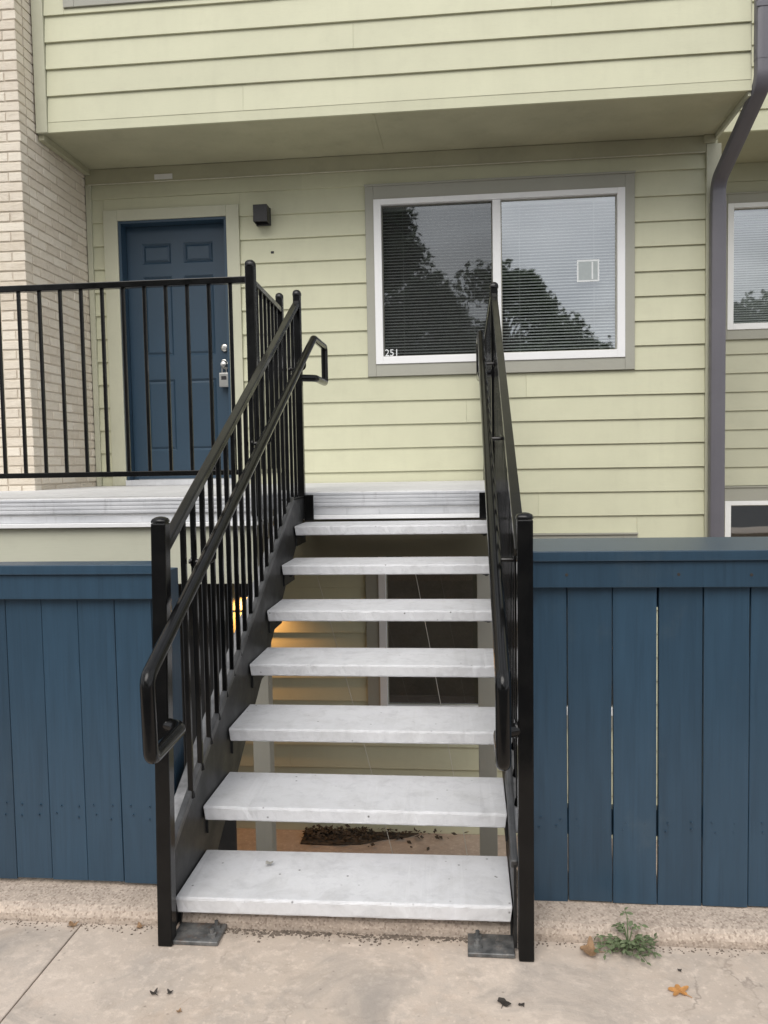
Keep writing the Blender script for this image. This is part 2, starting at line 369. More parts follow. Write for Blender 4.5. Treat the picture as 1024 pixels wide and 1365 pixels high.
# ------------------------------------------------------------------ siding
def course(par, mat, z0, z1, x0, x1, yf, holes, lap=.016, thick=.023, joints=True, ztop=None):
    """one course of lap siding, cut round the holes (x0,x1,z0,z1); front face at bottom is yf"""
    def piece(a, b, c, d):
        if b-a < .02 or d-c < .012: return
        f = lambda z: yf + lap*(z-z0)/(z1-z0)
        n_ = max(1, int((b-a)/.3)); m = MB(); ph = random.uniform(0, 6.28); am = random.uniform(.0004, .0018)
        for i in range(n_+1):
            x = a+(b-a)*i/n_; dz = am*math.sin(ph+x*2.3) if n_ > 2 else 0; dy = .6*am*math.sin(ph*2+x*3.1) if n_ > 2 else 0
            m.v += [(x, f(c)+dy, c+dz), (x, yf+thick+.004, c+dz), (x, yf+thick+.004, d), (x, f(d)+dy*.3, d)]
        for i in range(n_):
            for k in range(4): j = (k+1)%4; m.f.append((i*4+k, i*4+j, i*4+4+j, i*4+4+k))
        m.f.append((0, 1, 2, 3)); e_ = n_*4; m.f.append((e_+3, e_+2, e_+1, e_))
        m.build('siding_board', mat, par, .0012, 1)
    cuts = sorted([h for h in holes if h[2] < z1-.004 and h[3] > z0+.004], key=lambda h: h[0])
    x = x0; spans = []
    for h in cuts:
        if h[0] > x: spans.append((x, h[0]))
        if h[2] > z0+.004: piece(max(h[0], x0), min(h[1], x1), z0, h[2]-.001)
        if h[3] < z1-.004: piece(max(h[0], x0), min(h[1], x1), h[3]+.001, z1)
        x = max(x, h[1])
    if x < x1: spans.append((x, x1))
    for a, b in spans:
        if joints and b-a > 2.2 and random.random() < .55:
            m = a + (b-a)*random.uniform(.25, .75)
            piece(a+.001, m-.0003, z0, z1+.003); piece(m+.0003, b-.001, z0, z1+.003)
        else: piece(a+.001, b-.001, z0, z1+.003)

YW = 6.525; FL = 1.2175; SOF = 3.762
house = empty('apartment_building', 'sage green lap sided apartment building with overhanging upper storey behind the stairs', 'building')
DO = (-2.768, -1.874, 1.2, 3.345)      # door opening
WI = (-.696, 1.217, 2.143, 3.413)      # window outer frame
LW = (-.711, 1.20, -.645, .69)         # lower window outer frame
m = MB(); y0, y1 = YW+.024, YW+.17
# wall backing in butted blocks round the openings
for (a, b, c, d) in ((-6.2, DO[0], FL-.15, SOF), (DO[0], DO[1], DO[3], SOF), (DO[1], WI[0], FL-.15, SOF), (WI[0], WI[1], FL-.15, WI[2]),
                     (WI[0], WI[1], WI[3], SOF), (WI[1], 1.90, FL-.15, SOF), (DO[0], DO[1], FL-.15, FL),
                     (-6.2, LW[0], PAT, FL-.15), (LW[0], LW[1], PAT, LW[2]), (LW[0], LW[1], LW[3], FL-.15), (LW[1], 1.90, PAT, FL-.15)):
    m.box(a, b, y0, y1, c, d)
m.box(1.75, 1.90, y1, 9.4, PAT, SOF)
m.build('wall', 'siding', house)
door_h = (DO[0]-.118, DO[1]+.104, 1.0, 3.432)
win_h = (-.762, 1.289, 2.049, 3.526)
low_h = (-.815, 1.31, -.75, .795)
k0 = math.floor((PAT-.93)/.1855)
z = .93 + k0*.1855
while z < 3.60:
    za, zb = max(z, PAT), min(z+.1855, 3.64)
    hs_ = [win_h, low_h]
    hs_.append((DO[0]-.118, DO[1]+.104, 1.21, 3.432))
    course(house, 'siding', za, zb, -2.985, 1.812, YW, hs_)
    z += .1855
# corner boards, frieze, caulk line
box('corner_board', 'trim_sage', house, -3.027, -2.985, YW-.012, YW+.018, PAT, 3.64)
box('corner_board', 'trim_sage', house, 1.812, 1.918, YW-.014, YW+.018, PAT, 3.70)
box('corner_board', 'trim_sage', house, 1.902, 1.920, YW+.019, YW+.12, PAT, 3.70)
for yy in (YW+.125,):
    z = PAT
    while z < SOF:
        MB().poly([(1.922, z), (1.902, z), (1.902, min(z+.186, SOF)), (1.912, min(z+.186, SOF))], 'y', yy, 8.55).build('siding_board', 'siding', house); z += .1855
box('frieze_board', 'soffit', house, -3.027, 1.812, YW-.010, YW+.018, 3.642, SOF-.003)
MB().tube([(-3.0, YW-.012, 3.640), (-1.2, YW-.012, 3.642), (.2, YW-.0125, 3.640), (1.8, YW-.012, 3.6415)], .0035, 6).build('caulk_line', 'caulk', house)
box('number_plate', 'plate_white', house, -2.447, -2.30, YW-.017, YW-.011, 3.655, 3.695, .001)

# door: trim, jamb, slab with six panels
box('door_casing', 'trim_sage', house, DO[0]-.118, DO[0]-.001, YW-.016, YW+.019, FL+.002, 3.432)
box('door_casing', 'trim_sage', house, DO[1]+.001, DO[1]+.104, YW-.016, YW+.019, FL+.002, 3.432)
box('door_casing', 'trim_sage', house, DO[0], DO[1], YW-.016, YW+.019, DO[3]+.001, 3.432)
dj = MB(); dj.box(DO[0]+.0005, DO[0]+.022, YW-.004, YW+.20, FL+.02, DO[3]-.021); dj.box(DO[1]-.022, DO[1]-.0005, YW-.004, YW+.20, FL+.02, DO[3]-.021); dj.box(DO[0]+.0005, DO[1]-.0005, YW-.004, YW+.20, DO[3]-.02, DO[3]-.0005)
dj.build('door_jamb', 'door_blue', house, .001, 1)
box('threshold', 'galvanised', house, DO[0]+.002, DO[1]-.002, YW-.04, YW+.2, FL+.001, FL+.045)
dx0, dx1, dz0, dz1 = DO[0]+.025, DO[1]-.025, FL+.052, DO[3]-.024
YD = YW+.10
W_ = dx1-dx0; cw = .118*1.0
pl = (dx0+.125, dx0+W_/2-.052); pr = (dx0+W_/2+.052, dx1-.125)
panes = []
for (a, b) in (pl, pr):
    for (c, d) in ((3.02, 3.185), (2.275, 2.92), (1.50, 2.085)): panes.append((a, b, c, d))
# slab front: stiles and rails as one mesh with recessed panels
xs_ = sorted({dx0, dx1, *[p[0] for p in panes], *[p[1] for p in panes]}); zs_ = sorted({dz0, dz1, *[p[2] for p in panes], *[p[3] for p in panes]})
dm = MB()
for a, b in zip(xs_, xs_[1:]):
    for c, d in zip(zs_, zs_[1:]):
        if any(p[0] <= a+1e-6 and p[1] >= b-1e-6 and p[2] <= c+1e-6 and p[3] >= d-1e-6 for p in panes): continue
        bb = len(dm.v); dm.v += [(a,YD,c),(b,YD,c),(b,YD,d),(a,YD,d)]; dm.f.append((bb,bb+1,bb+2,bb+3))
for (a, b, c, d) in panes:
    e = .016; rings = [(0, 0), (e, .013)]
    q0 = len(dm.v); dm.v += [(a,YD,c),(b,YD,c),(b,YD,d),(a,YD,d)]; dm.v += [(a+e,YD+.014,c+e),(b-e,YD+.014,c+e),(b-e,YD+.014,d-e),(a+e,YD+.014,d-e)]
    for i in range(4): j = (i+1)%4; dm.f.append((q0+i, q0+j, q0+4+j, q0+4+i))
    dm.f.append((q0+4, q0+5, q0+6, q0+7))
dm.box(dx0, dx1, YD+.02, YD+.045, dz0, dz1)
door = dm.build('door', 'door_blue', house); tag(door, 'dark blue six panel entrance door')
for (a, b, c, d) in panes:
    e = .034
    pm = MB(); pm.v += [(a+.018,YD+.0135,c+.018),(b-.018,YD+.0135,c+.018),(b-.018,YD+.0135,d-.018),(a+.018,YD+.0135,d-.018),(a+e,YD+.003,c+e),(b-e,YD+.003,c+e),(b-e,YD+.003,d-e),(a+e,YD+.003,d-e)]
    for i in range(4): j = (i+1)%4; pm.f.append((i, j, 4+j, 4+i))
    pm.f.append((4,5,6,7)); pm.build('door_panel', 'door_blue', door)
def disc_y(x, z, ya, yb, r0, r1, name, mat, par, seg=20):
    return MB().tube([(x, ya, z), (x, ya-(ya-yb)*.75, z), (x, yb, z), (x, yb-.001, z)], [r0, r0, r1, r1*.6], seg).build(name, mat, par)
disc_y(-1.942, 2.325, YD, YD-.028, .031, .024, 'deadbolt', 'silver', door)
disc_y(-1.942, 2.185, YD, YD-.012, .033, .030, 'knob_rose', 'silver', door)
MB().tube([(-1.942, YD-.010, 2.185), (-1.942, YD-.03, 2.185), (-1.942, YD-.04, 2.185), (-1.942, YD-.058, 2.185), (-1.942, YD-.072, 2.185), (-1.942, YD-.076, 2.185)], [.012, .012, .022, .029, .022, .006], 20).build('door_knob', 'silver', door)

# soffit and upper storey
YU = 5.764; XL, XR = -3.026, 1.888
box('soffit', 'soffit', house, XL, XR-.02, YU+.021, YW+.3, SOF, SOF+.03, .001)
m = MB().box(XL, XR-.02, YU+.022, 9.4, SOF+.031, 7.0); m.build('upper_wall', 'siding', house)
UWH = (-2.785, -1.30, 4.605, 6.2)
box('skirt_board', 'siding', house, -2.938, XR, YU+.003, YU+.020, SOF-.002, 3.832, .001)
z = 3.829
while z < 6.9:
    course(house, 'siding', z, min(z+.184, 6.99), -2.938, XR-.004, YU, [UWH]); z += .184
box('corner_board', 'trim_sage', house, -3.022, -2.939, YU-.010, YU+.02, SOF-.004, 7.0)
m = MB(); m.box(XR-.018, XR+.004, YU+.022, YW+.40, SOF-.030, 7.0); m.build('side_board', 'trim_sage', house, .001, 1)
box('soffit_trim', 'soffit', house, -3.024, -2.98, YU+.022, YW-.013, SOF-.045, SOF-.001)
box('soffit_trim', 'soffit', house, XR-.10, XR-.019, YW-.03, YW-.0145, SOF-.06, SOF-.001)
box('soffit_seam', 'soffit', house, -.62, -.60, YU+.03, YW-.02, SOF-.004, SOF-.0005, .001)

def pane(par, a, b, y, c, d, name='window_pane', mat='glass'):
    m = MB(); m.v = [(a, y, c), (b, y, c), (b, y, d), (a, y, d)]; m.f = [(0, 1, 2, 3)]; return m.build(name, mat, par)
def window(par, x0, x1, z0, z1, yf, trim, split=None, fw=.058, label=None, mul=.062, trim_mat='trim_grey', glassy=.03, screens=True):
    """trim = (left,right,bottom,top) outer edges; returns the window frame object with panes below it"""
    f = MB(); d0, d1 = yf-.022, yf+.05
    f.box(x0, x0+fw, d0, d1, z0, z1); f.box(x1-fw, x1, d0, d1, z0, z1); f.box(x0+fw, x1-fw, d0, d1, z1-fw*.75, z1); f.box(x0+fw, x1-fw, d0, d1, z0, z0+fw)
    fr = f.build('window_frame', 'white_vinyl', par, .003, 2)
    if label: tag(fr, label)
    if trim:
        a, b, c, d = trim
        for (p, q, r_, s_) in ((a, x0-.001, c, d), (x1+.001, b, c, d), (x0, x1, c, z0-.001), (x0, x1, z1+.001, d)):
            box('window_trim', trim_mat, fr, p, q, yf-.012, yf+.018, r_, s_, .0015)
        box('drip_cap', trim_mat, fr, a-.004, b+.004, yf-.026, yf-.0125, d-.10*0-.012, d+.002, .001)
    xa, xb, zc, zd = x0+fw, x1-fw, z0+fw, z1-fw*.75
    if split:
        box('mullion', 'white_vinyl', fr, split, split+mul, yf-.016, yf+.046, zc+.001, zd-.001, .003, 2)
        pane(fr, xa, split, yf+glassy, zc, zd); pane(fr, split+mul, xb, yf+glassy-.008, zc, zd)
        for (p, q, yy) in ((xa, split, yf+glassy), (split+mul, xb, yf+glassy-.008)):
            gk = MB(); t_ = .009
            gk.box(p, p+t_, yy-.006, yy-.0005, zc, zd); gk.box(q-t_, q, yy-.006, yy-.0005, zc, zd); gk.box(p+t_, q-t_, yy-.006, yy-.0005, zc, zc+t_); gk.box(p+t_, q-t_, yy-.006, yy-.0005, zd-t_, zd)
            gk.build('gasket', 'trim_grey', fr)
        if screens: pane(fr, xa+.001, split-.001, yf+.005, zc+.001, zd-.001, 'insect_screen', 'screen')
    else:
        pane(fr, xa, xb, yf+glassy, zc, zd)
    # room behind
    rm = MB(); X0, X1, Y0, Y1, Z0, Z1 = x0-.25, x1+.25, yf+.175, yf+2.2, z0-.5, z1+.3
    v = [(X0,Y0,Z0),(X1,Y0,Z0),(X1,Y1,Z0),(X0,Y1,Z0),(X0,Y0,Z1),(X1,Y0,Z1),(X1,Y1,Z1),(X0,Y1,Z1)]
    rm.v = v; rm.f = [(0,1,2,3),(4,7,6,5),(1,5,6,2),(2,6,7,3),(3,7,4,0)]
    me = bpy.data.meshes.new('interior_wall'); me.from_pydata(rm.v, [], rm.f); me.materials.append(M['dark_room'])
    link('interior_wall', me, fr)
    return fr
def blind(x0, x1, z0, z1, y, label, tilt=28, pitch=.0235):
    b = empty('window_blind', label, 'blind', None)
    m = MB(); z = z1-.03; c, s_ = math.cos(R(tilt)), math.sin(R(tilt))
    while z > z0+.015:
        hw = .0125; dy, dz = hw*c, hw*s_
        i = len(m.v); m.v += [(x0, y-dy, z-dz), (x1, y-dy, z-dz), (x1, y+dy, z+dz), (x0, y+dy, z+dz), (x0, y, z+.0015), (x1, y, z+.0015)]
        m.f += [(i, i+1, i+5, i+4), (i+4, i+5, i+2, i+3)]; z -= pitch
    sl = m.build('slats', 'blind', b); sl['kind'] = 'stuff'
    box('headrail', 'blind', b, x0, x1, y-.015, y+.015, z1-.026, z1)
    box('bottom_rail', 'blind', b, x0, x1, y-.012, y+.012, z0, z0+.012)
    for q in (.18, .82):
        xx = x0+(x1-x0)*q; MB().tube([(xx, y-.015, z0+.01), (xx, y-.015, z1-.02)], .0012, 5).build('ladder_cord', 'blind', b)
    return b
w1 = window(house, *WI, YW, win_h, .222, label='white vinyl sliding window above the landing')
blind(-.63, .235, 2.20, 3.37, YW+.075, 'white venetian blind behind the screened pane left of the mullion, with house number', 34)
blind(.27, 1.155, 2.20, 3.37, YW+.07, 'white venetian blind behind the window pane with the square sticker', 34)
# house number on the glass and the sticker
fc = bpy.data.curves.new('house_number', 'FONT'); fc.body = '251'; fc.size = .075; fc.extrude = .0004
fo = bpy.data.objects.new('tmp', fc); COL.objects.link(fo); bpy.context.view_layer.update()
me = bpy.data.meshes.new_from_object(fo.evaluated_get(bpy.context.evaluated_depsgraph_get())); bpy.data.objects.remove(fo)
me.transform(Matrix.Translation((-.628, YW-.0005, 2.207)) @ Matrix.Rotation(R(90), 4, 'X')); me.materials.clear(); me.materials.append(M['sticker_white'])
tag(link('house_number', me, w1), 'white house number 251 at the bottom corner of the glass')
st = box('sticker', 'sticker_white', w1, .862, 1.03, YW+.019, YW+.0205, 2.728, 2.893, 0); st['label'] = 'square white bordered sticker on the glass'
box('sticker_print', 'sticker_grey', w1, .874, 1.018, YW+.0178, YW+.0186, 2.741, 2.880, 0)
box('sticker_stripe', 'sticker_white', w1, .972, .984, YW+.0168, YW+.0174, 2.745, 2.876, 0)
w2 = window(house, *LW, YW, low_h, .26, label='white framed window of the lower storey seen between the treads', screens=False)
w3 = window(house, UWH[0]+.08, UWH[1]-.08, UWH[2]+.09, UWH[3]-.09, YU, UWH, None, label='upper storey window with grey trim')

# wall scar
box('anchor_hole', 'sconce_black', house, -1.522, -1.497, YW+.002, YW+.008, 3.04, 3.058, .002)

# ------------------------------------------------------------------ neighbouring unit, set back
nb = empty('apartment_building', 'set back neighbouring apartment unit beyond the grey downspout', 'building')
YN = 8.6; NW = (2.594, 4.45, 2.625, 3.855); NL = (2.584, 4.45, -.35, .922)
m = MB()
for (a, b, c, d) in ((1.93, NW[0], 1.0, 4.25), (NW[0], NW[1], 1.0, NW[2]), (NW[0], NW[1], NW[3], 4.25), (NW[1], 8, 1.0, 4.25), (1.93, NL[0], PAT, 1.0), (NL[0], NL[1], PAT, NL[2]), (NL[0], NL[1], NL[3], 1.0), (NL[1], 8, PAT, 1.0)):
    m.box(a, b, YN+.02, YN+.17, c, d)
m.build('wall', 'siding_setback', nb)
nh = [(NW[0]-.075, NW[1]+.075, 2.53, NW[3]+.1), (NL[0]-.075, NL[1]+.075, NL[2]*0-.44, 1.069)]
z = 2.386-.187*21
while z < 4.2:
    if z+.187 > PAT: course(nb, 'siding_setback', max(z, PAT), min(z+.187, 4.24), 1.935, 6.5, YN, nh, joints=False)
    z += .187
window(nb, *NW, YN, nh[0], 3.5, label='white window of the set back unit', screens=False)
window(nb, *NL, YN, nh[1], 3.5, label='white lower window of the set back unit', screens=False)
blind(2.66, 3.49, 2.69, 3.80, YN+.10, 'white venetian blind in the window beyond the downspout, beside its mullion', 55)
blind(3.57, 4.38, 2.69, 3.80, YN+.10, 'white venetian blind in the far half of the window beyond the downspout', 55)
box('soffit', 'soffit', nb, 1.93, 8, 7.80, YN+.16, 4.25, 4.28)
m = MB().box(1.93, 8, 7.80, 9.5, 4.281, 7.0); m.build('upper_wall', 'siding', nb)
z = 4.248
while z < 6.5:
    course(nb, 'siding', z, z+.184, 1.93, 7.9, 7.78, [], joints=False); z += .184

# ------------------------------------------------------------------ brick wing wall
bw = empty('brick_wall', 'cream brick wing wall beside the blue door', 'wall')
BX, BY = -3.032, 5.55; ch = .0677
m = MB(); m.box(BX-3.4, BX-.007, BY+.007, YW+.3, PAT, 7.0); m.build('mortar', 'mortar', bw)
def brick_mesh(lx, ly, k):
    bm = MB().box(-lx/2, lx/2, -ly/2, ly/2, -.0285, .0285).mesh('brick', .003, 1)
    for v in bm.vertices: v.co += Vector((random.uniform(-.0012, .0012), random.uniform(-.0012, .0012), random.uniform(-.0014, .0014)))
    bm.materials.append(M['brick_cream']); return bm
var = {}
def bvar(lx, ly):
    k = (round(lx, 3), round(ly, 3))
    if k not in var: var[k] = [brick_mesh(lx, ly, i) for i in range(4)]
    return random.choice(var[k])
rest = MB(); nbk = 0
def brick_at(x0, x1, y0, y1, zc, show):
    global nbk
    j = random.uniform(-.0018, .0018)
    if show and nbk < 298:
        o = link('brick', bvar(x1-x0, y1-y0), bw); o.location = ((x0+x1)/2+j, (y0+y1)/2+j, zc); o.rotation_euler.z = random.uniform(-.004, .004); nbk += 1
    else: rest.box(x0+j, x1+j, y0+j, y1+j, zc-.0285, zc+.0285)
jt = .0095
for c in range(0, 72):
    zc = FL-.03 + ch*c + .034
    vis = zc < 4.75
    hdr = c % 2 == 0
    # front face (runs to -X from the corner)
    x = BX; Lb = .092 if hdr else .194
    i = 0
    while x > BX-1.25:
        brick_at(x-Lb, x, BY, BY+.094, zc, vis and x > BX-.14); x -= Lb+jt; i += 1
    # side face
    y = BY+.094+jt
    first = .194 if hdr else .094
    while y < YW-.02:
        l_ = min(first, YW-.005-y); first = .194
        if l_ > .03: brick_at(BX-.094, BX, y, y+l_, zc, zc < SOF+.05)
        y += l_+jt
rs = rest.build('brick_courses', 'brick_cream', bw, 0); rs['kind'] = 'stuff'

# ------------------------------------------------------------------ downspout
ds = empty('downspout', 'grey rectangular metal downspout with an elbow below the soffit corner', 'downspout')
def spout(path, wx, wy, name):
    pts = [Vector(p) for p in path]; m = MB(); n_ = 24; ex = 5
    for i, p in enumerate(pts):
        d = (pts[min(i+1, len(pts)-1)]-pts[max(i-1, 0)]).normalized(); u = Vector((1, 0, 0)); u = (u-d*u.dot(d)).normalized(); v = d.cross(u)
        for k in range(n_):
            a = 2*math.pi*k/n_; c, s_ = math.cos(a), math.sin(a); q = (abs(c)**ex+abs(s_)**ex)**(-1/ex)
            m.v.append(tuple(p+u*c*q*wx/2+v*s_*q*wy/2))
    for i in range(len(pts)-1):
        for k in range(n_): m.f.append((i*n_+k, i*n_+(k+1)%n_, (i+1)*n_+(k+1)%n_, (i+1)*n_+k))
    m.sm = True; return m.build(name, 'downspout', ds)
spout([(1.946, 5.73, 7.0), (1.946, 5.73, 4.3), (1.946, 5.73, 3.93)], .108, .078, 'upper_pipe')
spout(fillet([(1.946, 5.73, 3.96), (1.946, 5.73, 3.79), (1.878, 6.452, 3.40), (1.878, 6.452, 3.22)], .16, 10), .104, .074, 'elbow')
spout([(1.878, 6.452, 3.25), (1.878, 6.452, 2.0), (1.878, 6.452, PAT+.05)], .112, .080, 'lower_pipe')
box('strap', 'downspout', ds, 1.83, 1.93, 6.4935, 6.508, 2.60, 2.63)
box('strap', 'downspout', ds, 1.886, 2.015, 5.695-.008, 5.695-.003, 4.25, 4.28)

# ------------------------------------------------------------------ sconces, lockbox
def sconce(z, lit, label, xo=0):
    s_ = empty('wall_sconce', label, 'wall light', None)
    hb = MB(); x0, x1, y0_, y1_, z0, z1 = -1.625+xo, -1.515+xo, YW-.125, YW-.018, z-.065, z+.065
    t_ = .006
    hb.box(x0, x1, y0_, y0_+t_, z0, z1); hb.box(x0, x0+t_, y0_+t_, y1_, z0, z1); hb.box(x1-t_, x1, y0_+t_, y1_, z0, z1); hb.box(x0+t_, x1-t_, y1_-t_, y1_, z0, z1); hb.box(x0+t_, x1-t_, y0_+t_, y1_-t_, z1-t_-.01, z1-.002)
    hb.build('housing', 'sconce_black', s_, .0015, 1)
    box('back_plate', 'sconce_black', s_, x0-.003, x1+.003, y1_+.0005, YW-.002, z0-.003, z1+.003)
    box('lens', 'lit_lens' if lit else 'sconce_black', s_, x0+.008, x1-.008, y0_+.008, y1_-.008, z0+.02, z0+.03)
    if lit:
        ld = bpy.data.lights.new('lamp_light', 'SPOT'); ld.energy = 32; ld.color = (1, .47, .13); ld.spot_size = R(150); ld.spot_blend = .6; ld.shadow_soft_size = .03
        lo = bpy.data.objects.new('lamp_light', ld); COL.objects.link(lo); lo.parent = s_; lo.location = ((x0+x1)/2, (y0_+y1_)/2, z0+.012)
    return s_
sconce(3.322, False, 'small black box sconce on siding beside the door casing, unlit')
sconce(.38, True, 'lit black box sconce on the lower storey wall under the landing', -.20)
lb = empty('lockbox', 'silver key lockbox hanging from the blue door knob', 'lockbox')
MB().tube(fillet([(-1.960, YD-.048, 2.10), (-1.960, YD-.048, 2.222), (-1.924, YD-.048, 2.222), (-1.924, YD-.048, 2.10)], .018, 5), .0045, 8).build('shackle', 'silver', lb)
box('lock_body', 'silver', lb, -1.982, -1.902, YD-.066, YD-.028, 2.005, 2.12, .007, 3)
box('dial_window', 'sconce_black', lb, -1.963, -1.921, YD-.069, YD-.0655, 2.062, 2.092, .002)

# ------------------------------------------------------------------ landing platform
pf = empty('landing_platform', 'pale concrete landing with ribbed metal edge in front of the door', 'landing')
XC = -1.035; YA, YB = 3.97, 4.40; XE = .175
m = MB(); m.poly([(-6.2, YA+.01), (XC-.01, YA+.01), (XC-.01, YB+.01), (XE, YB+.01), (XE, YW-.012), (-6.2, YW-.012)], 'z', FL-.09, FL)
m.build('slab', 'slab', pf, .004, 2)
def fascia(p, q, nrm):
    # ribbed metal pan edge, dark recess, white lower flange
    p, q, nrm = Vector(p), Vector(q), Vector(nrm)
    o = lambda v, d, z: (v.x+nrm.x*d, v.y+nrm.y*d, z)
    m = MB(); up = FL-.003
    m.bar(o(p, -.012, up-.008), o(q, -.012, up-.008), .03, .012)
    m.bar(o(p, -.006, up-.045), o(q, -.006, up-.045), .012, .062)
    for k in range(3): m.bar(o(p, .0005, up-.028-.019*k), o(q, .0005, up-.028-.019*k), .004, .013)
    m.build('fascia', 'galvanised', pf, .0015, 1)
    MB().bar(o(p, -.022, up-.098), o(q, -.022, up-.098), .02, .045).build('recess_strip', 'galvanised', pf)
    MB().bar(o(p, -.004, up-.133), o(q, -.004, up-.133), .05, .022).build('lower_flange', 'white_vinyl', pf, .002, 1)
fascia((-6.2, YA, 0), (XC, YA, 0), (0, -1, 0))
fascia((XC+.006, YB, 0), (XE, YB, 0), (0, -1, 0))
fascia((XC-.002, YA+.02, 0), (XC-.002, YB-.03, 0), (1, 0, 0))
box('rim_beam', 'beam_sage', pf, -6.2, XC-.02, YA+.015, YA+.055, .78, FL-.150, .002)
box('rim_beam', 'beam_sage', pf, XC-.06, XC-.02, YA+.056, YB+.0, .84, FL-.150, .002)
box('rim_beam', 'beam_shaded', pf, XC-.02, XE, YB+.03, YB+.07, .86, FL-.15, .002)
for i, x in enumerate([-5.2, -3.9, -2.6, -1.6, -.75, -.05]):
    box('joist', 'beam_sage', pf, x-.02, x+.02, YB+.071, YW-.02, .90, FL-.145, .002)
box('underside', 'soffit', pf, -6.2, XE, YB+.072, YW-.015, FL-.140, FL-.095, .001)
for (x, y) in ((-1.155, 4.47), (.098, 4.47), (-3.6, 4.47)):
    box('support_post', 'post_grey', pf, x-.048, x+.048, y-.048, y+.048, PAT, .86 if x > -1.1 else .86, .004, 2)
ps = empty('added_screen', 'added dark board screen blacking out the space under the landing behind the stair balusters', 'screen')  # boards added to keep the space under the landing black
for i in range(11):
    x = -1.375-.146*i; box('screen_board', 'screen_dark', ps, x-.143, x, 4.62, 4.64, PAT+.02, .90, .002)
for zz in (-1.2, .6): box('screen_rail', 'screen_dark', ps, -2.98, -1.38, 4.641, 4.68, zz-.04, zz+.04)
# ------------------------------------------------------------------ black guard railings
def cap(par, x, y, z, w_=.05, hh=1):
    h = w_/2; m = MB(); n_ = 4
    lv = [(r_, d_*hh) for r_, d_ in ((h, 0), (h, .010), (h*.86, .020), (h*.5, .028), (h*.12, .031))]
    for (r_, dz) in lv:
        for k in range(12):
            a = 2*math.pi*k/12 + math.pi/12; e = 4
            cx, sy = math.cos(a), math.sin(a); q = (abs(cx)**e+abs(sy)**e)**(-1/e)
            m.v.append((x+cx*q*r_, y+sy*q*r_, z+dz))
    for i in range(len(lv)-1):
        for k in range(12): m.f.append((i*12+k, i*12+(k+1)%12, (i+1)*12+(k+1)%12, (i+1)*12+k))
    m.f.append(tuple(range(12))[::-1]); m.f.append(tuple(len(lv)*12-12+k for k in range(12)))
    m.sm = True; return m.build('post_cap', 'black_metal', par)
def post(par, x, y, z0, z1, w_=.042, lean=0):
    p = MB().bar((x-lean*.2, y, z0), (x+lean, y, z1), w_, w_, (1, 0, 0)).build('post', 'black_metal', par, .004, 2)
    return p
balm = None
def baluster(par, x, y, z0, z1, w_=.0165):
    return MB().bar((x, y, z0), (x, y, z1), w_, w_, (1, 0, 0)).build('baluster', 'black_metal', par, .0025, 1)
gr = empty('guard_railing', 'black metal guard railing along the landing edge before the blue door', 'railing')
YR = 3.985; ZT, ZB = 2.268, 1.336
MB().bar((-5.9, YR, ZT), (-1.055, YR, ZT), .036, .032).build('top_rail', 'black_metal', gr, .004, 2)
MB().bar((-5.9, YR, ZB), (-1.055, YR, ZB), .032, .026).build('bottom_rail', 'black_metal', gr, .003, 2)
x = -1.135
while x > -4.6:
    baluster(gr, x, YR, ZB+.008, ZT-.010); x -= .1086
for x in (-1.032, -3.3, -5.6):
    post(gr, x, YR, FL+.002 if x < -1.1 else FL-.1, 2.335, .046); cap(gr, x, YR, 2.333, .052)
g2 = empty('guard_railing', 'short black return railing between the tall corner post and a slim post', 'railing')
xa, xb, ya, yb = -1.036, -1.068, YR+.035, 4.75
MB().bar((xa, ya, ZT-.005), (xb, yb, ZT-.005), .034, .030).build('top_rail', 'black_metal', g2, .004, 2)
MB().bar((xa, ya, ZB), (xb, yb, ZB), .030, .025).build('bottom_rail', 'black_metal', g2, .003, 2)
for i in range(1, 7):
    k = i/7; baluster(g2, xa+(xb-xa)*k, ya+(yb-ya)*k, ZB+.008, ZT-.010)
post(g2, xb, yb+.02, FL+.002, 2.335, .040); cap(g2, xb, yb+.02, 2.333, .046)
g3 = empty('guard_railing', 'black metal guard railing at the open end of the landing below the window', 'railing')
GX = .150
MB().bar((GX, 4.40, ZT-.03), (GX-.0, YW-.03, ZT-.03), .036, .032).build('top_rail', 'black_metal', g3, .004, 2)
MB().bar((GX, 4.40, ZB), (GX, YW-.03, ZB), .030, .025).build('bottom_rail', 'black_metal', g3, .003, 2)
for i in range(1, 19): baluster(g3, GX, 4.40+.1115*i, ZB+.008, ZT-.04)
post(g3, GX, YW-.035, FL+.002, 2.28, .036)
box('wall_flange', 'black_metal', g3, GX-.04, GX+.04, YW-.014, YW-.004, ZT-.07, ZT+.01)

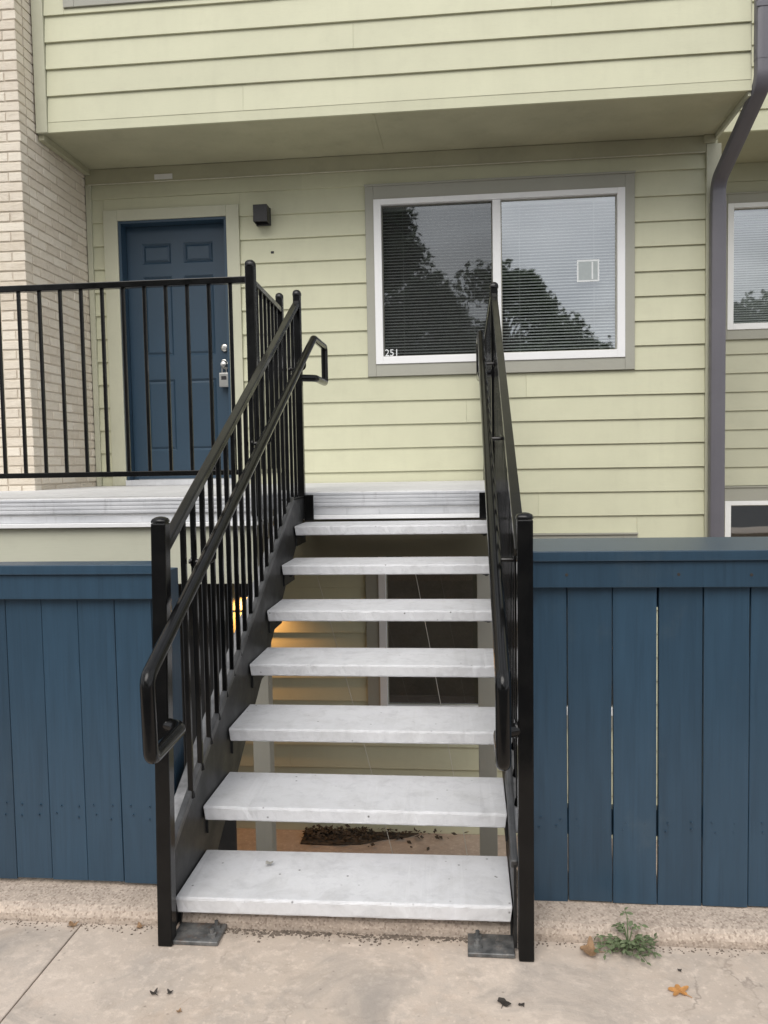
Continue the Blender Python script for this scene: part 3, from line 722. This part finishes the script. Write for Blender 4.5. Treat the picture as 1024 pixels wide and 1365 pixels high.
# ------------------------------------------------------------------ staircase
sc = empty('staircase', 'open riser staircase with pale concrete treads and black steel railings', 'staircase')
TX0, TX1 = -.8645, .1145; G, RS = .3053, .1589
ST = lambda y: .262 + .5205*(y-2.262)          # top of the stringers
treads = []
for i in range(7):
    y = 2.2395 + G*i; z = .1054 + RS*i; tx = TX1; tilt = 0
    if i == 0: y += .03; z += .008; tilt = .008
    if i == 1: z += .001
    d = .300
    m = MB(); th = .047
    # slightly tapered front corners, built about the tread's own centre
    cx, cy = (TX0+tx)/2, y+d/2; hx, hy = (tx-TX0)/2, d/2
    m.poly([(-hy, -th+.004), (-hy+.004, -th), (hy, -th), (hy, 0), (-hy+.005, 0), (-hy, -.006)], 'x', -hx, hx)
    for vi, v in enumerate(m.v):
        if v[1] < -hy+.01 and v[2] < -.02: m.v[vi] = (v[0] - math.copysign(.006, v[0]), v[1], v[2])
    bm_ = m.mesh('tread', .0055, 3)
    # worn, uneven edges
    bm = bmesh.new(); bm.from_mesh(bm_); bmesh.ops.subdivide_edges(bm, edges=[e for e in bm.edges if e.calc_length() > .3], cuts=60, use_grid_fill=True)
    rr = random.Random(i)
    for v in bm.verts:
        if abs(v.co.y+hy) < .012: v.co.y += rr.uniform(-.0005, .0008); v.co.z += rr.uniform(-.0005, .0003)
    for q in range(rr.randint(3, 6)):
        cx_ = rr.uniform(-hx, hx); rad_ = rr.uniform(.008, .022)
        for v in bm.verts:
            if v.co.y < -hy+.012 and abs(v.co.x-cx_) < rad_ and v.co.z > -.02: v.co.y += .004*(1-abs(v.co.x-cx_)/rad_); v.co.z -= .002
    bm.to_mesh(bm_); bm.free(); bm_.materials.append(M['tread'])
    o = link('tread', bm_, sc); o.location = (cx, cy, z); o.rotation_euler = (0, -tilt, rr.uniform(-.003, .003)); treads.append((y, z, d))
    for sx in (TX0, TX1):
        s_ = 1 if sx < 0 else -1
        bk = MB(); bk.box(min(sx-s_*.002, sx+s_*.045), max(sx-s_*.002, sx+s_*.045), y+.035, y+.265, z-th-.0075, z-th-.0015); bk.box(min(sx-s_*.002, sx+s_*.0045), max(sx-s_*.002, sx+s_*.0045), y+.035, y+.265, z-th-.058, z-th-.0077)
        bk.build('tread_bracket', 'stringer_metal', sc)
        MB().tube([(sx+s_*.028, y+.07, z-th-.0078), (sx+s_*.028, y+.07, z-th-.016)], .008, 6).build('bolt', 'stringer_metal', sc)
for side in (-1, 1):
    inner = TX0-.003 if side < 0 else TX1+.003
    w0, w1_ = sorted((inner, inner+side*.008))
    ye = 4.06; yf_ = 2.246
    vd = .275
    ztop = ST(ye); yend = 4.392
    # web
    pts = [(yf_, .012), (yf_+.42, .012+.02), (yend, ST(yend)-vd+.03), (yend, ztop-.0), (ye, ztop), (yf_, ST(yf_))]
    sg = MB().poly(pts, 'x', w0, w1_).build('stringer', 'stringer_metal', sc)
    # top flange, outward, and rounded inner lip
    fx = inner+side*.030
    MB().bar((fx, 2.36, ST(2.36)-.022), (fx, ye, ST(ye)-.022), .048, .010, (1, 0, 0)).build('flange', 'sky_sheen_steel', sg, .002, 1)
    MB().bar((inner+side*.002, yf_, ST(yf_)-.004), (inner+side*.002, ye+.005, ST(ye)-.004), .020, .030, (1, 0, 0)).build('flange_lip', 'lip_metal', sg, .006, 2)
    MB().bar((fx, 2.64, ST(2.64)-vd), (fx, 4.30, ST(4.30)-vd), .058, .010, (1, 0, 0)).build('flange', 'stringer_metal', sg, .002, 1)
    MB().bar((inner+side*.029, ye, ztop-.006), (inner+side*.029, yend, ztop-.006), .058, .010, (1, 0, 0)).build('flange', 'stringer_metal', sg, .002, 1)
    # end angle against the landing
    bx = sorted((inner-side*.002, inner-side*.052))
    box('end_angle', 'black_metal', sg, bx[0], bx[1], 4.340, 4.352, 1.066, 1.205, .003)
    # base plate with bolts
    bx = (-.862, -.722) if side < 0 else (-.012, .118)
    by = (2.212, 2.345)
    bp = box('base_plate', 'grey_steel', sc, bx[0], bx[1], by[0], by[1]-.035, .001, .013, .002)
    for (px, py) in ((bx[0]+.115 if side < 0 else bx[0]+.028, by[0]+.03), (bx[0]+.115 if side < 0 else bx[0]+.028, by[0]+.075)):
        MB().tube([(px, py, .013), (px, py, .022), (px, py, .0221)], [.013, .013, .007], 6).build('anchor_nut', 'grey_steel', bp)
        MB().tube([(px, py, .02), (px, py, .034)], .006, 8).build('anchor_bolt', 'grey_steel', bp)
    # railing
    gx = -.882 if side < 0 else .153; px = -.869 if side < 0 else .149; hx = -.80 if side < 0 else .081
    gt = lambda yy: 1.182 + .5205*(yy-2.358)
    gxa = px+.006*(1 if side < 0 else -1)
    GXf = lambda yy: gxa+(gx-gxa)*(yy-2.22)/(4.36-2.22)
    rl = MB().bar((gxa, 2.238, gt(2.238)), (gx, 4.352, gt(4.352)), .031, .028, (1, 0, 0)).build('top_rail', 'black_metal', sc, .005, 2)
    tag(rl, 'sloping black top rail on the side of the blue door' if side < 0 else 'sloping black top rail on the side of the downspout')
    lean = .018 if side < 0 else .004
    post(rl, px, 2.221, .001, 1.213, .042, lean); cap(rl, px+lean, 2.221, 1.214, .047, .55)
    post(rl, gx, 4.360, 1.075, 2.262, .038); cap(rl, gx, 4.360, 2.26, .046)
    y = 2.44; 
    while y < 4.31:
        baluster(rl, GXf(y), y, (ST(y) if y < ye else ztop)-.018, gt(y)-.008)
        MB().tube([(GXf(y), y, (ST(y) if y < ye else ztop)-.016), (GXf(y), y, (ST(y) if y < ye else ztop)+.004)], [.013, .010], 8).build('baluster_foot', 'black_metal', rl)
        y += .0985
    path = [(px+(.012 if side < 0 else -.012), 2.222, .642), (hx, 2.19, .642), (hx, 1.970, .632), (hx, 1.962, .842), (hx, 4.372, 2.036), (hx, 4.705, 2.036), (hx, 4.705, 1.832), (hx, 4.40, 1.828), (gx+(.012 if side < 0 else -.012), 4.365, 1.828)]
    MB().tube(fillet(path, .026, 5), .0190, 14).build('handrail', 'black_metal', rl)
    hz = lambda yy: .842 + (yy-1.962)*(2.036-.842)/(4.372-1.962)
    for yy in (2.54, 3.33, 4.11):
        MB().tube(fillet([(hx, yy, hz(yy)-.018), (hx, yy, hz(yy)-.062), (gx, yy-.003, hz(yy)-.062)], .02, 4), .0075, 8).build('handrail_bracket', 'black_metal', rl)
        MB().tube([(gx-side*.0095, yy-.003, hz(yy)-.062), (gx-side*.014, yy-.003, hz(yy)-.062)], .018, 12).build('bracket_flange', 'black_metal', rl)
    MB().tube([(px-side*.0205, 2.222, .642), (px-side*.027, 2.222, .642)], .026, 14).build('bracket_flange', 'black_metal', rl)

# ------------------------------------------------------------------ fences
def fence(label, x0, x1, seams, ztop, capd, zb, gapseams, yb=2.44, dg=.0012, wob=1):
    f = empty('fence', label, 'fence')
    edges = [x0] + seams + [x1]
    for a, b in zip(edges, edges[1:]):
        ga = gapseams.get(round(a, 3), dg); gb = gapseams.get(round(b, 3), dg)
        j = random.uniform(-.003, .003)*wob; tw = random.uniform(-.003, .003)*wob
        # board; a gap may open only at its top, middle or foot, as boards cup and bow
        m = MB(); nz_ = 9; z0 = zb+random.uniform(-.004, .004); z1 = ztop-.02
        for k in range(nz_+1):
            q = k/nz_; zz = z0+(z1-z0)*q
            f0 = ga(q) if callable(ga) else ga; f1 = gb(q) if callable(gb) else gb
            for (xx, yy) in ((a+f0, yb+j), (b-f1, yb+j+tw), (b-f1, yb+j+tw+.018), (a+f0, yb+j+.018)): m.v.append((xx, yy, zz))
        for k in range(nz_):
            for i in range(4): n_ = (i+1)%4; m.f.append((k*4+i, k*4+n_, k*4+4+n_, k*4+4+i))
        m.f.append((3,2,1,0)); e = nz_*4; m.f.append((e, e+1, e+2, e+3))
        m.build('fence_board', 'fence_blue', f, .0015, 1)
    # horizontal boards in lengths
    box('rail_board', 'fence_blue', f, x0, x1, yb-.028, yb-.007, ztop-.108, ztop-.031, .002, 1)
    box('cap_board', 'fence_blue', f, x0-.004, x1, yb-.040, yb-.040+capd, ztop-.030, ztop, .003, 2)
    for zz in (ztop-.10, .28):
        box('back_rail', 'fence_blue', f, x0, x1, yb+.030, yb+.068, zz-.075 if zz > .5 else zz-.04, zz if zz > .5 else zz+.04)
    nh_ = MB()
    for a, b in zip(edges, edges[1:]):
        for q in (.25, .75):
            for zz in (.27, .30):
                x = a+(b-a)*q+random.uniform(-.01, .01); z = zz+random.uniform(-.008, .008); nh_.tube([(x, yb+.004, z), (x, yb-.0042, z)], .0030, 7)
    nh_.build('nail_heads', 'fence_blue', f)['kind'] = 'stuff'
    return f
seamR = [.2895]
wR = .1292
gaps = {}
for i in range(1, 20): seamR.append(round(.2895+wR*i, 4))
sm = lambda lo, hi, g_: (lambda q: g_ if lo < q < hi else .0012)
gaps[round(seamR[0], 3)] = sm(.30, .60, .0020)
gaps[round(seamR[1], 3)] = sm(.12, .60, .0032)
gaps[round(seamR[2], 3)] = sm(.08, 1.1, .0036)
gaps[round(seamR[4], 3)] = sm(.70, .95, .0024)
fR = fence('blue plank fence with a wide cap board beside the downspout side of the stairs', .178, 2.9, [s_ for s_ in seamR if s_ < 2.8], 1.106, .40, .047, gaps)
box('fence_post', 'fence_blue', fR, .182, .270, 2.512, 2.60, .03, 1.07)
box('fence_post', 'fence_blue', fR, 2.1, 2.19, 2.512, 2.60, .03, 1.07)
for (nx, nz_) in ((.285, 1.036), (.60, 1.036), (.80, 1.034)):
    MB().tube([(nx, 2.4125, nz_), (nx, 2.4105, nz_)], .0045, 8).build('nail_head', 'leaf_dark', fR)
seamL = [-1.449+.1187*i for i in range(-15, 5)]
fL = fence('blue plank fence below the landing beside the blue door', -3.4, -.938, [round(s_, 4) for s_ in seamL if s_ < -.96], 1.074, .10, .058, {}, 2.44, .0007, .35)
box('fence_post', 'fence_blue', fL, -1.03, -.942, 2.512, 2.60, .03, 1.04)
box('fence_post', 'fence_blue', fL, -2.6, -2.51, 2.512, 2.60, .03, 1.04)

# ------------------------------------------------------------------ small things on the ground
def leaf_obj(name, label, mat, loc, rad, lobes, depth, curl, rz, thick=.0006, grp=None):
    m = MB(); n_ = 60
    def pr(a): return rad*(1-depth+depth*abs(math.cos(a*lobes/2))**1.6) * (1+.08*math.sin(a*7))
    m.v.append((0, 0, .004))
    for ring in (.5, 1):
        for k in range(n_):
            a = 2*math.pi*k/n_; r_ = pr(a)*ring; x, y = r_*math.cos(a), r_*math.sin(a)*.8
            m.v.append((x, y, .003+curl*(ring**2)*(.5+.5*math.sin(a*3+1))+curl*.6*(x/rad)**2))
    for k in range(n_):
        j = (k+1)%n_; m.f.append((0, 1+k, 1+j)); m.f.append((1+k, 1+n_+k, 1+n_+j, 1+j))
    me = m.mesh(name); me.materials.append(M[mat]); me.transform(Matrix.Rotation(rz, 4, 'Z'))
    e = empty(name, label, 'leaf', grp); e.location = loc
    o = link('leaf_blade', me, e); sm_ = o.modifiers.new('thickness', 'SOLIDIFY'); sm_.thickness = thick
    c, s_ = math.cos(rz-1.2), math.sin(rz-1.2)
    MB().tube([(0, 0, .006), (c*rad*.8, s_*rad*.8, .004), (c*rad*1.25, s_*rad*1.25, .003)], [.0012, .001, .0008], 6).build('leaf_stalk', mat, e)
    return e
leaf_obj('fallen_leaf', 'orange lobed fallen leaf lying alone on the sidewalk', 'leaf_orange', (.527, 2.103, 0), .030, 5, .52, .003, .4)
leaf_obj('fallen_leaf', 'brown curled dry leaf on the sidewalk beside the weed', 'leaf_brown', (.325, 2.255, 0), .036, 5, .4, .016, 1.3)
leaf_obj('fallen_leaf', 'dark oval leaf on the sidewalk near the base plate', 'leaf_dark', (.079, 2.023, 0), .019, 2, .35, .003, -.7)
leaf_obj('fallen_leaf', 'tiny dark leaf scrap beside the dark oval leaf', 'leaf_dark', (.122, 2.018, 0), .008, 2, .3, .002, .3)
leaf_obj('fallen_leaf', 'crumpled dark leaf on the sidewalk before the fence and stair post', 'leaf_dark', (-.825, 1.993, 0), .012, 3, .5, .006, .8)
leaf_obj('fallen_leaf', 'small dark leaf scrap next to the crumpled dark leaf', 'leaf_dark', (-.785, 1.998, 0), .010, 3, .6, .004, 2.2)
leaf_obj('fallen_leaf', 'brown scrap lying against the kerb below the plank fence', 'leaf_brown', (-1.19, 2.285, 0), .018, 3, .5, .006, .2)
leaf_obj('fallen_leaf', 'small tan leaf at the kerb near the stair post', 'leaf_brown', (-.985, 2.29, 0), .014, 3, .4, .005, 1.9)
leaf_obj('fallen_leaf', 'tiny grey brown scrap on the sidewalk below the stairs', 'leaf_brown', (-.735, 1.93, 0), .007, 3, .4, .003, 1.1)
leaf_obj('fallen_leaf', 'small grey dry leaf lying on the lowest concrete tread', 'leaf_grey', (-.632, 2.47, .1175), .014, 3, .4, .003, .2)
leaf_obj('fallen_leaf', 'tiny dark scrap on the sidewalk between the weed and the downspout side', 'leaf_dark', (.55, 2.19, 0), .006, 3, .4, .002, .1)

wd = empty('weed', 'green leafy weed growing from the crack along the kerb', 'weed'); wd.location = (.437, 2.295, 0)
lm = MB(); 
lf = [(0,0),(.18,.28),(.5,.36),(.8,.2),(1,0),(.8,-.2),(.5,-.36),(.18,-.28)]
for i_, (x, y) in enumerate(lf): lm.v.append((x, y, .06*math.sin(x*3)-.12*x*x+.10*abs(y)))
lm.f = [(0,1,7),(1,2,6,7),(2,3,5,6),(3,4,5)]
leafme = lm.mesh('leaf'); leafme.materials.append(M['leaf_weed'])
rw = random.Random(5)
for i in range(26):
    a = rw.uniform(0, 2*math.pi); front = i > 3
    if front: a = rw.uniform(math.pi*.92, math.pi*2.08)
    else: a = [1.7, 2.6, .4, 2.1][i]
    ln = rw.uniform(.06, .13); h = rw.uniform(.006, .035) if front else [.10, .06, .06, .05][i]
    ex, ey = math.cos(a)*ln*(1 if front else .55), math.sin(a)*ln*(.75 if front else .1)
    pts = [(0, 0, .001), (ex*.35, ey*.35, h*.8+.008), (ex, ey, h)]
    MB().tube(pts, [.0018, .0013, .0008], 5).build('stem', 'stem_weed', wd)
    for k in range(8):
        q = (k+2)/9; px_ = Vector(pts[1]).lerp(Vector(pts[2]), max(0, q*1.6-.6)) if q > .375 else Vector(pts[0]).lerp(Vector(pts[1]), q/.375)
        px_ = px_+Vector((rw.uniform(-.006, .006), rw.uniform(-.004, .004), rw.uniform(-.002, .004))); px_.z = max(px_.z, .004)
        o = link('leaf', leafme, wd); o.location = px_; o.rotation_euler = (rw.uniform(-.7, .7), rw.uniform(-.5, .4), a + (1 if k % 2 else -1)*rw.uniform(.2, 1.7)); s_ = rw.uniform(.009, .024); o.scale = (s_, s_*rw.uniform(.45, .95), s_)
# grit along the kerb joint
gm = MB(); rg = random.Random(3)
for i in range(650):
    x = rg.uniform(-1.6, 1.1); y = 2.303 - abs(rg.gauss(0, .02)); r_ = rg.uniform(.0012, .0042); z = 0
    b = len(gm.v); 
    for k in range(4): a = k*math.pi/2+rg.uniform(0, .8); gm.v.append((x+r_*math.cos(a), y+r_*math.sin(a), z))
    gm.v.append((x+rg.uniform(-.3, .3)*r_, y, r_*rg.uniform(.5, 1)))
    for k in range(4): gm.f.append((b+k, b+(k+1)%4, b+4))
for i in range(500):
    x = rg.uniform(-.72, .0)+rg.gauss(0, .02); cl_ = math.sin(x*17)+math.sin(x*41+1); y = 2.304-abs(rg.gauss(0, .010+.010*max(0, cl_))); r_ = rg.uniform(.0015, .0065)
    b = len(gm.v)
    for k in range(5): a = k*1.2566+rg.uniform(0, .8); gm.v.append((x+r_*math.cos(a), y+r_*math.sin(a), .0005))
    gm.v.append((x+rg.uniform(-.3, .3)*r_, y, r_*rg.uniform(.4, .9)))
    for k in range(5): gm.f.append((b+k, b+(k+1)%5, b+5))
tag(gm.build('grit', 'grit'), 'dark grit and soil crumbs along the kerb joint', 'grit', kind='stuff')
# leaf litter at the wall foot
lt = MB(); 
for i in range(380):
    x = -1.34+abs(rg.gauss(0, .45)); y = 6.505-abs(rg.gauss(0, .10)); y = max(y, 6.22); r_ = rg.uniform(.012, .03); a = rg.uniform(0, 6.28); z = PAT+rg.uniform(.004, .05)
    b = len(lt.v); c, s_ = math.cos(a)*r_, math.sin(a)*r_; t_ = rg.uniform(-.015, .02)
    lt.v += [(x-c, y-s_, z), (x+s_*.5, y-c*.5, z+t_), (x+c, y+s_, z+rg.uniform(0, .02)), (x-s_*.5, y+c*.5, z-t_*.3+.004)]; lt.f.append((b, b+1, b+2, b+3))
lt.poly([(-1.345, 6.27), (-1.1, 6.26), (-.86, 6.29), (-.70, 6.38), (-.50, 6.44), (-.42, 6.507), (-1.345, 6.507)], 'z', PAT, PAT+.010)
tag(lt.build('leaf_litter', 'litter'), 'dark leaf litter against the lower wall foot', 'leaf litter', kind='stuff')
# pale cords hanging under the landing
def cord(pts, label):
    P = [Vector(p) for p in pts]; q = []
    for i in range(13):
        t_ = i/12; p = P[0].lerp(P[1], t_); q.append(p + Vector((math.sin(t_*3.1)*.02, 0, -math.sin(t_*math.pi)*.02)))
    o = MB().tube(q, .0022, 6).build('cord', 'cord'); tag(o, label, 'cord')
cord([(-1.08, 5.3, 1.0), (-.42, 5.3, PAT+.003)], 'pale thin cord slanting down beside the lower window frame')
cord([(-.40, 5.3, 1.0), (.06, 5.0, PAT+.003)], 'pale thin cord slanting across the dark lower window')

# ------------------------------------------------------------------ trees across the parking lot (seen in the window glass)
def tree(x, y, h, rad, label, seed, nleaf=9000):
    nleaf = int(nleaf*1.8); r_ = random.Random(seed); t = empty('tree', label, 'tree', 'trees across the parking lot'); t.location = (x, y, -.16)
    tk = MB(); tr = h*.022
    tk.tube([(0,0,0), (.1,0,h*.2), (-.05,.1,h*.42), (.08,0,h*.68), (0,0,h*.9)], [tr*1.5, tr, tr*.8, tr*.45, tr*.1], 10)
    cl = []
    for i in range(38):
        a = r_.uniform(0, 6.283); zz = h*r_.uniform(.12, .95); q = (zz/h-.1)/.9; rr = rad*(math.sin(math.pi*min(1, max(.06, q*.86+.12)))**.7)*r_.uniform(.45, .95)
        c = Vector((math.cos(a)*rr, math.sin(a)*rr, zz)); cl.append((c, r_.uniform(.16, .32)*rad))
        b = Vector((0, 0, zz*.72)); mid = b.lerp(c, .5)+Vector((0, 0, .2)); tk.tube([b, mid, c], [tr*.4, tr*.22, tr*.06], 6)
    cl.append((Vector((0, 0, h*.90)), rad*.28))
    tk.build('trunk', 'bark', t)
    m = MB()
    for i in range(nleaf):
        c, cr_ = r_.choice(cl); d = Vector((r_.gauss(0, 1), r_.gauss(0, 1), r_.gauss(0, .8))); d.normalize(); p = c + d*cr_*r_.uniform(.35, 1.08)
        u = Vector((r_.gauss(0, 1), r_.gauss(0, 1), r_.gauss(0, .6))).normalized(); v = u.cross(Vector((r_.gauss(0, 1), r_.gauss(0, 1), r_.gauss(0, 1)))).normalized(); s_ = r_.uniform(.09, .2)
        b = len(m.v); m.v += [tuple(p-u*s_), tuple(p+v*s_*.55), tuple(p+u*s_), tuple(p-v*s_*.55)]; m.f.append((b, b+1, b+2, b+3))
    me = bpy.data.meshes.new('crown'); me.from_pydata(m.v, [], m.f); me.materials.append(M['leaf_tree']); link('crown', me, t)
tree(-4.6, -20, 11.9, 4.6, 'tallest broad leafy tree across the parking lot, reflected in the screened pane', 11, 15000)
tree(1.6, -21.5, 9.6, 3.0, 'mid sized leafy tree beside the tallest tree across the parking lot', 12, 9000)
tree(3.9, -20.5, 7.3, 2.9, 'smaller round leafy tree across the parking lot between taller and lower trees', 13, 6000)
tree(7.2, -21, 6.0, 2.3, 'low bushy tree at the end of the tree row across the lot', 14, 6000)
tree(-.9, -24.5, 9.0, 3.8, 'leafy tree standing behind the gap between the tallest and mid sized trees', 17, 9000)
tree(-12.5, -22, 12.5, 5.0, 'wide tree standing apart across the lot on the brick wall side', 15, 12000)
tree(13.5, -23, 9.0, 3.6, 'leafy tree standing apart across the lot beyond the low bushy tree', 16, 9000)
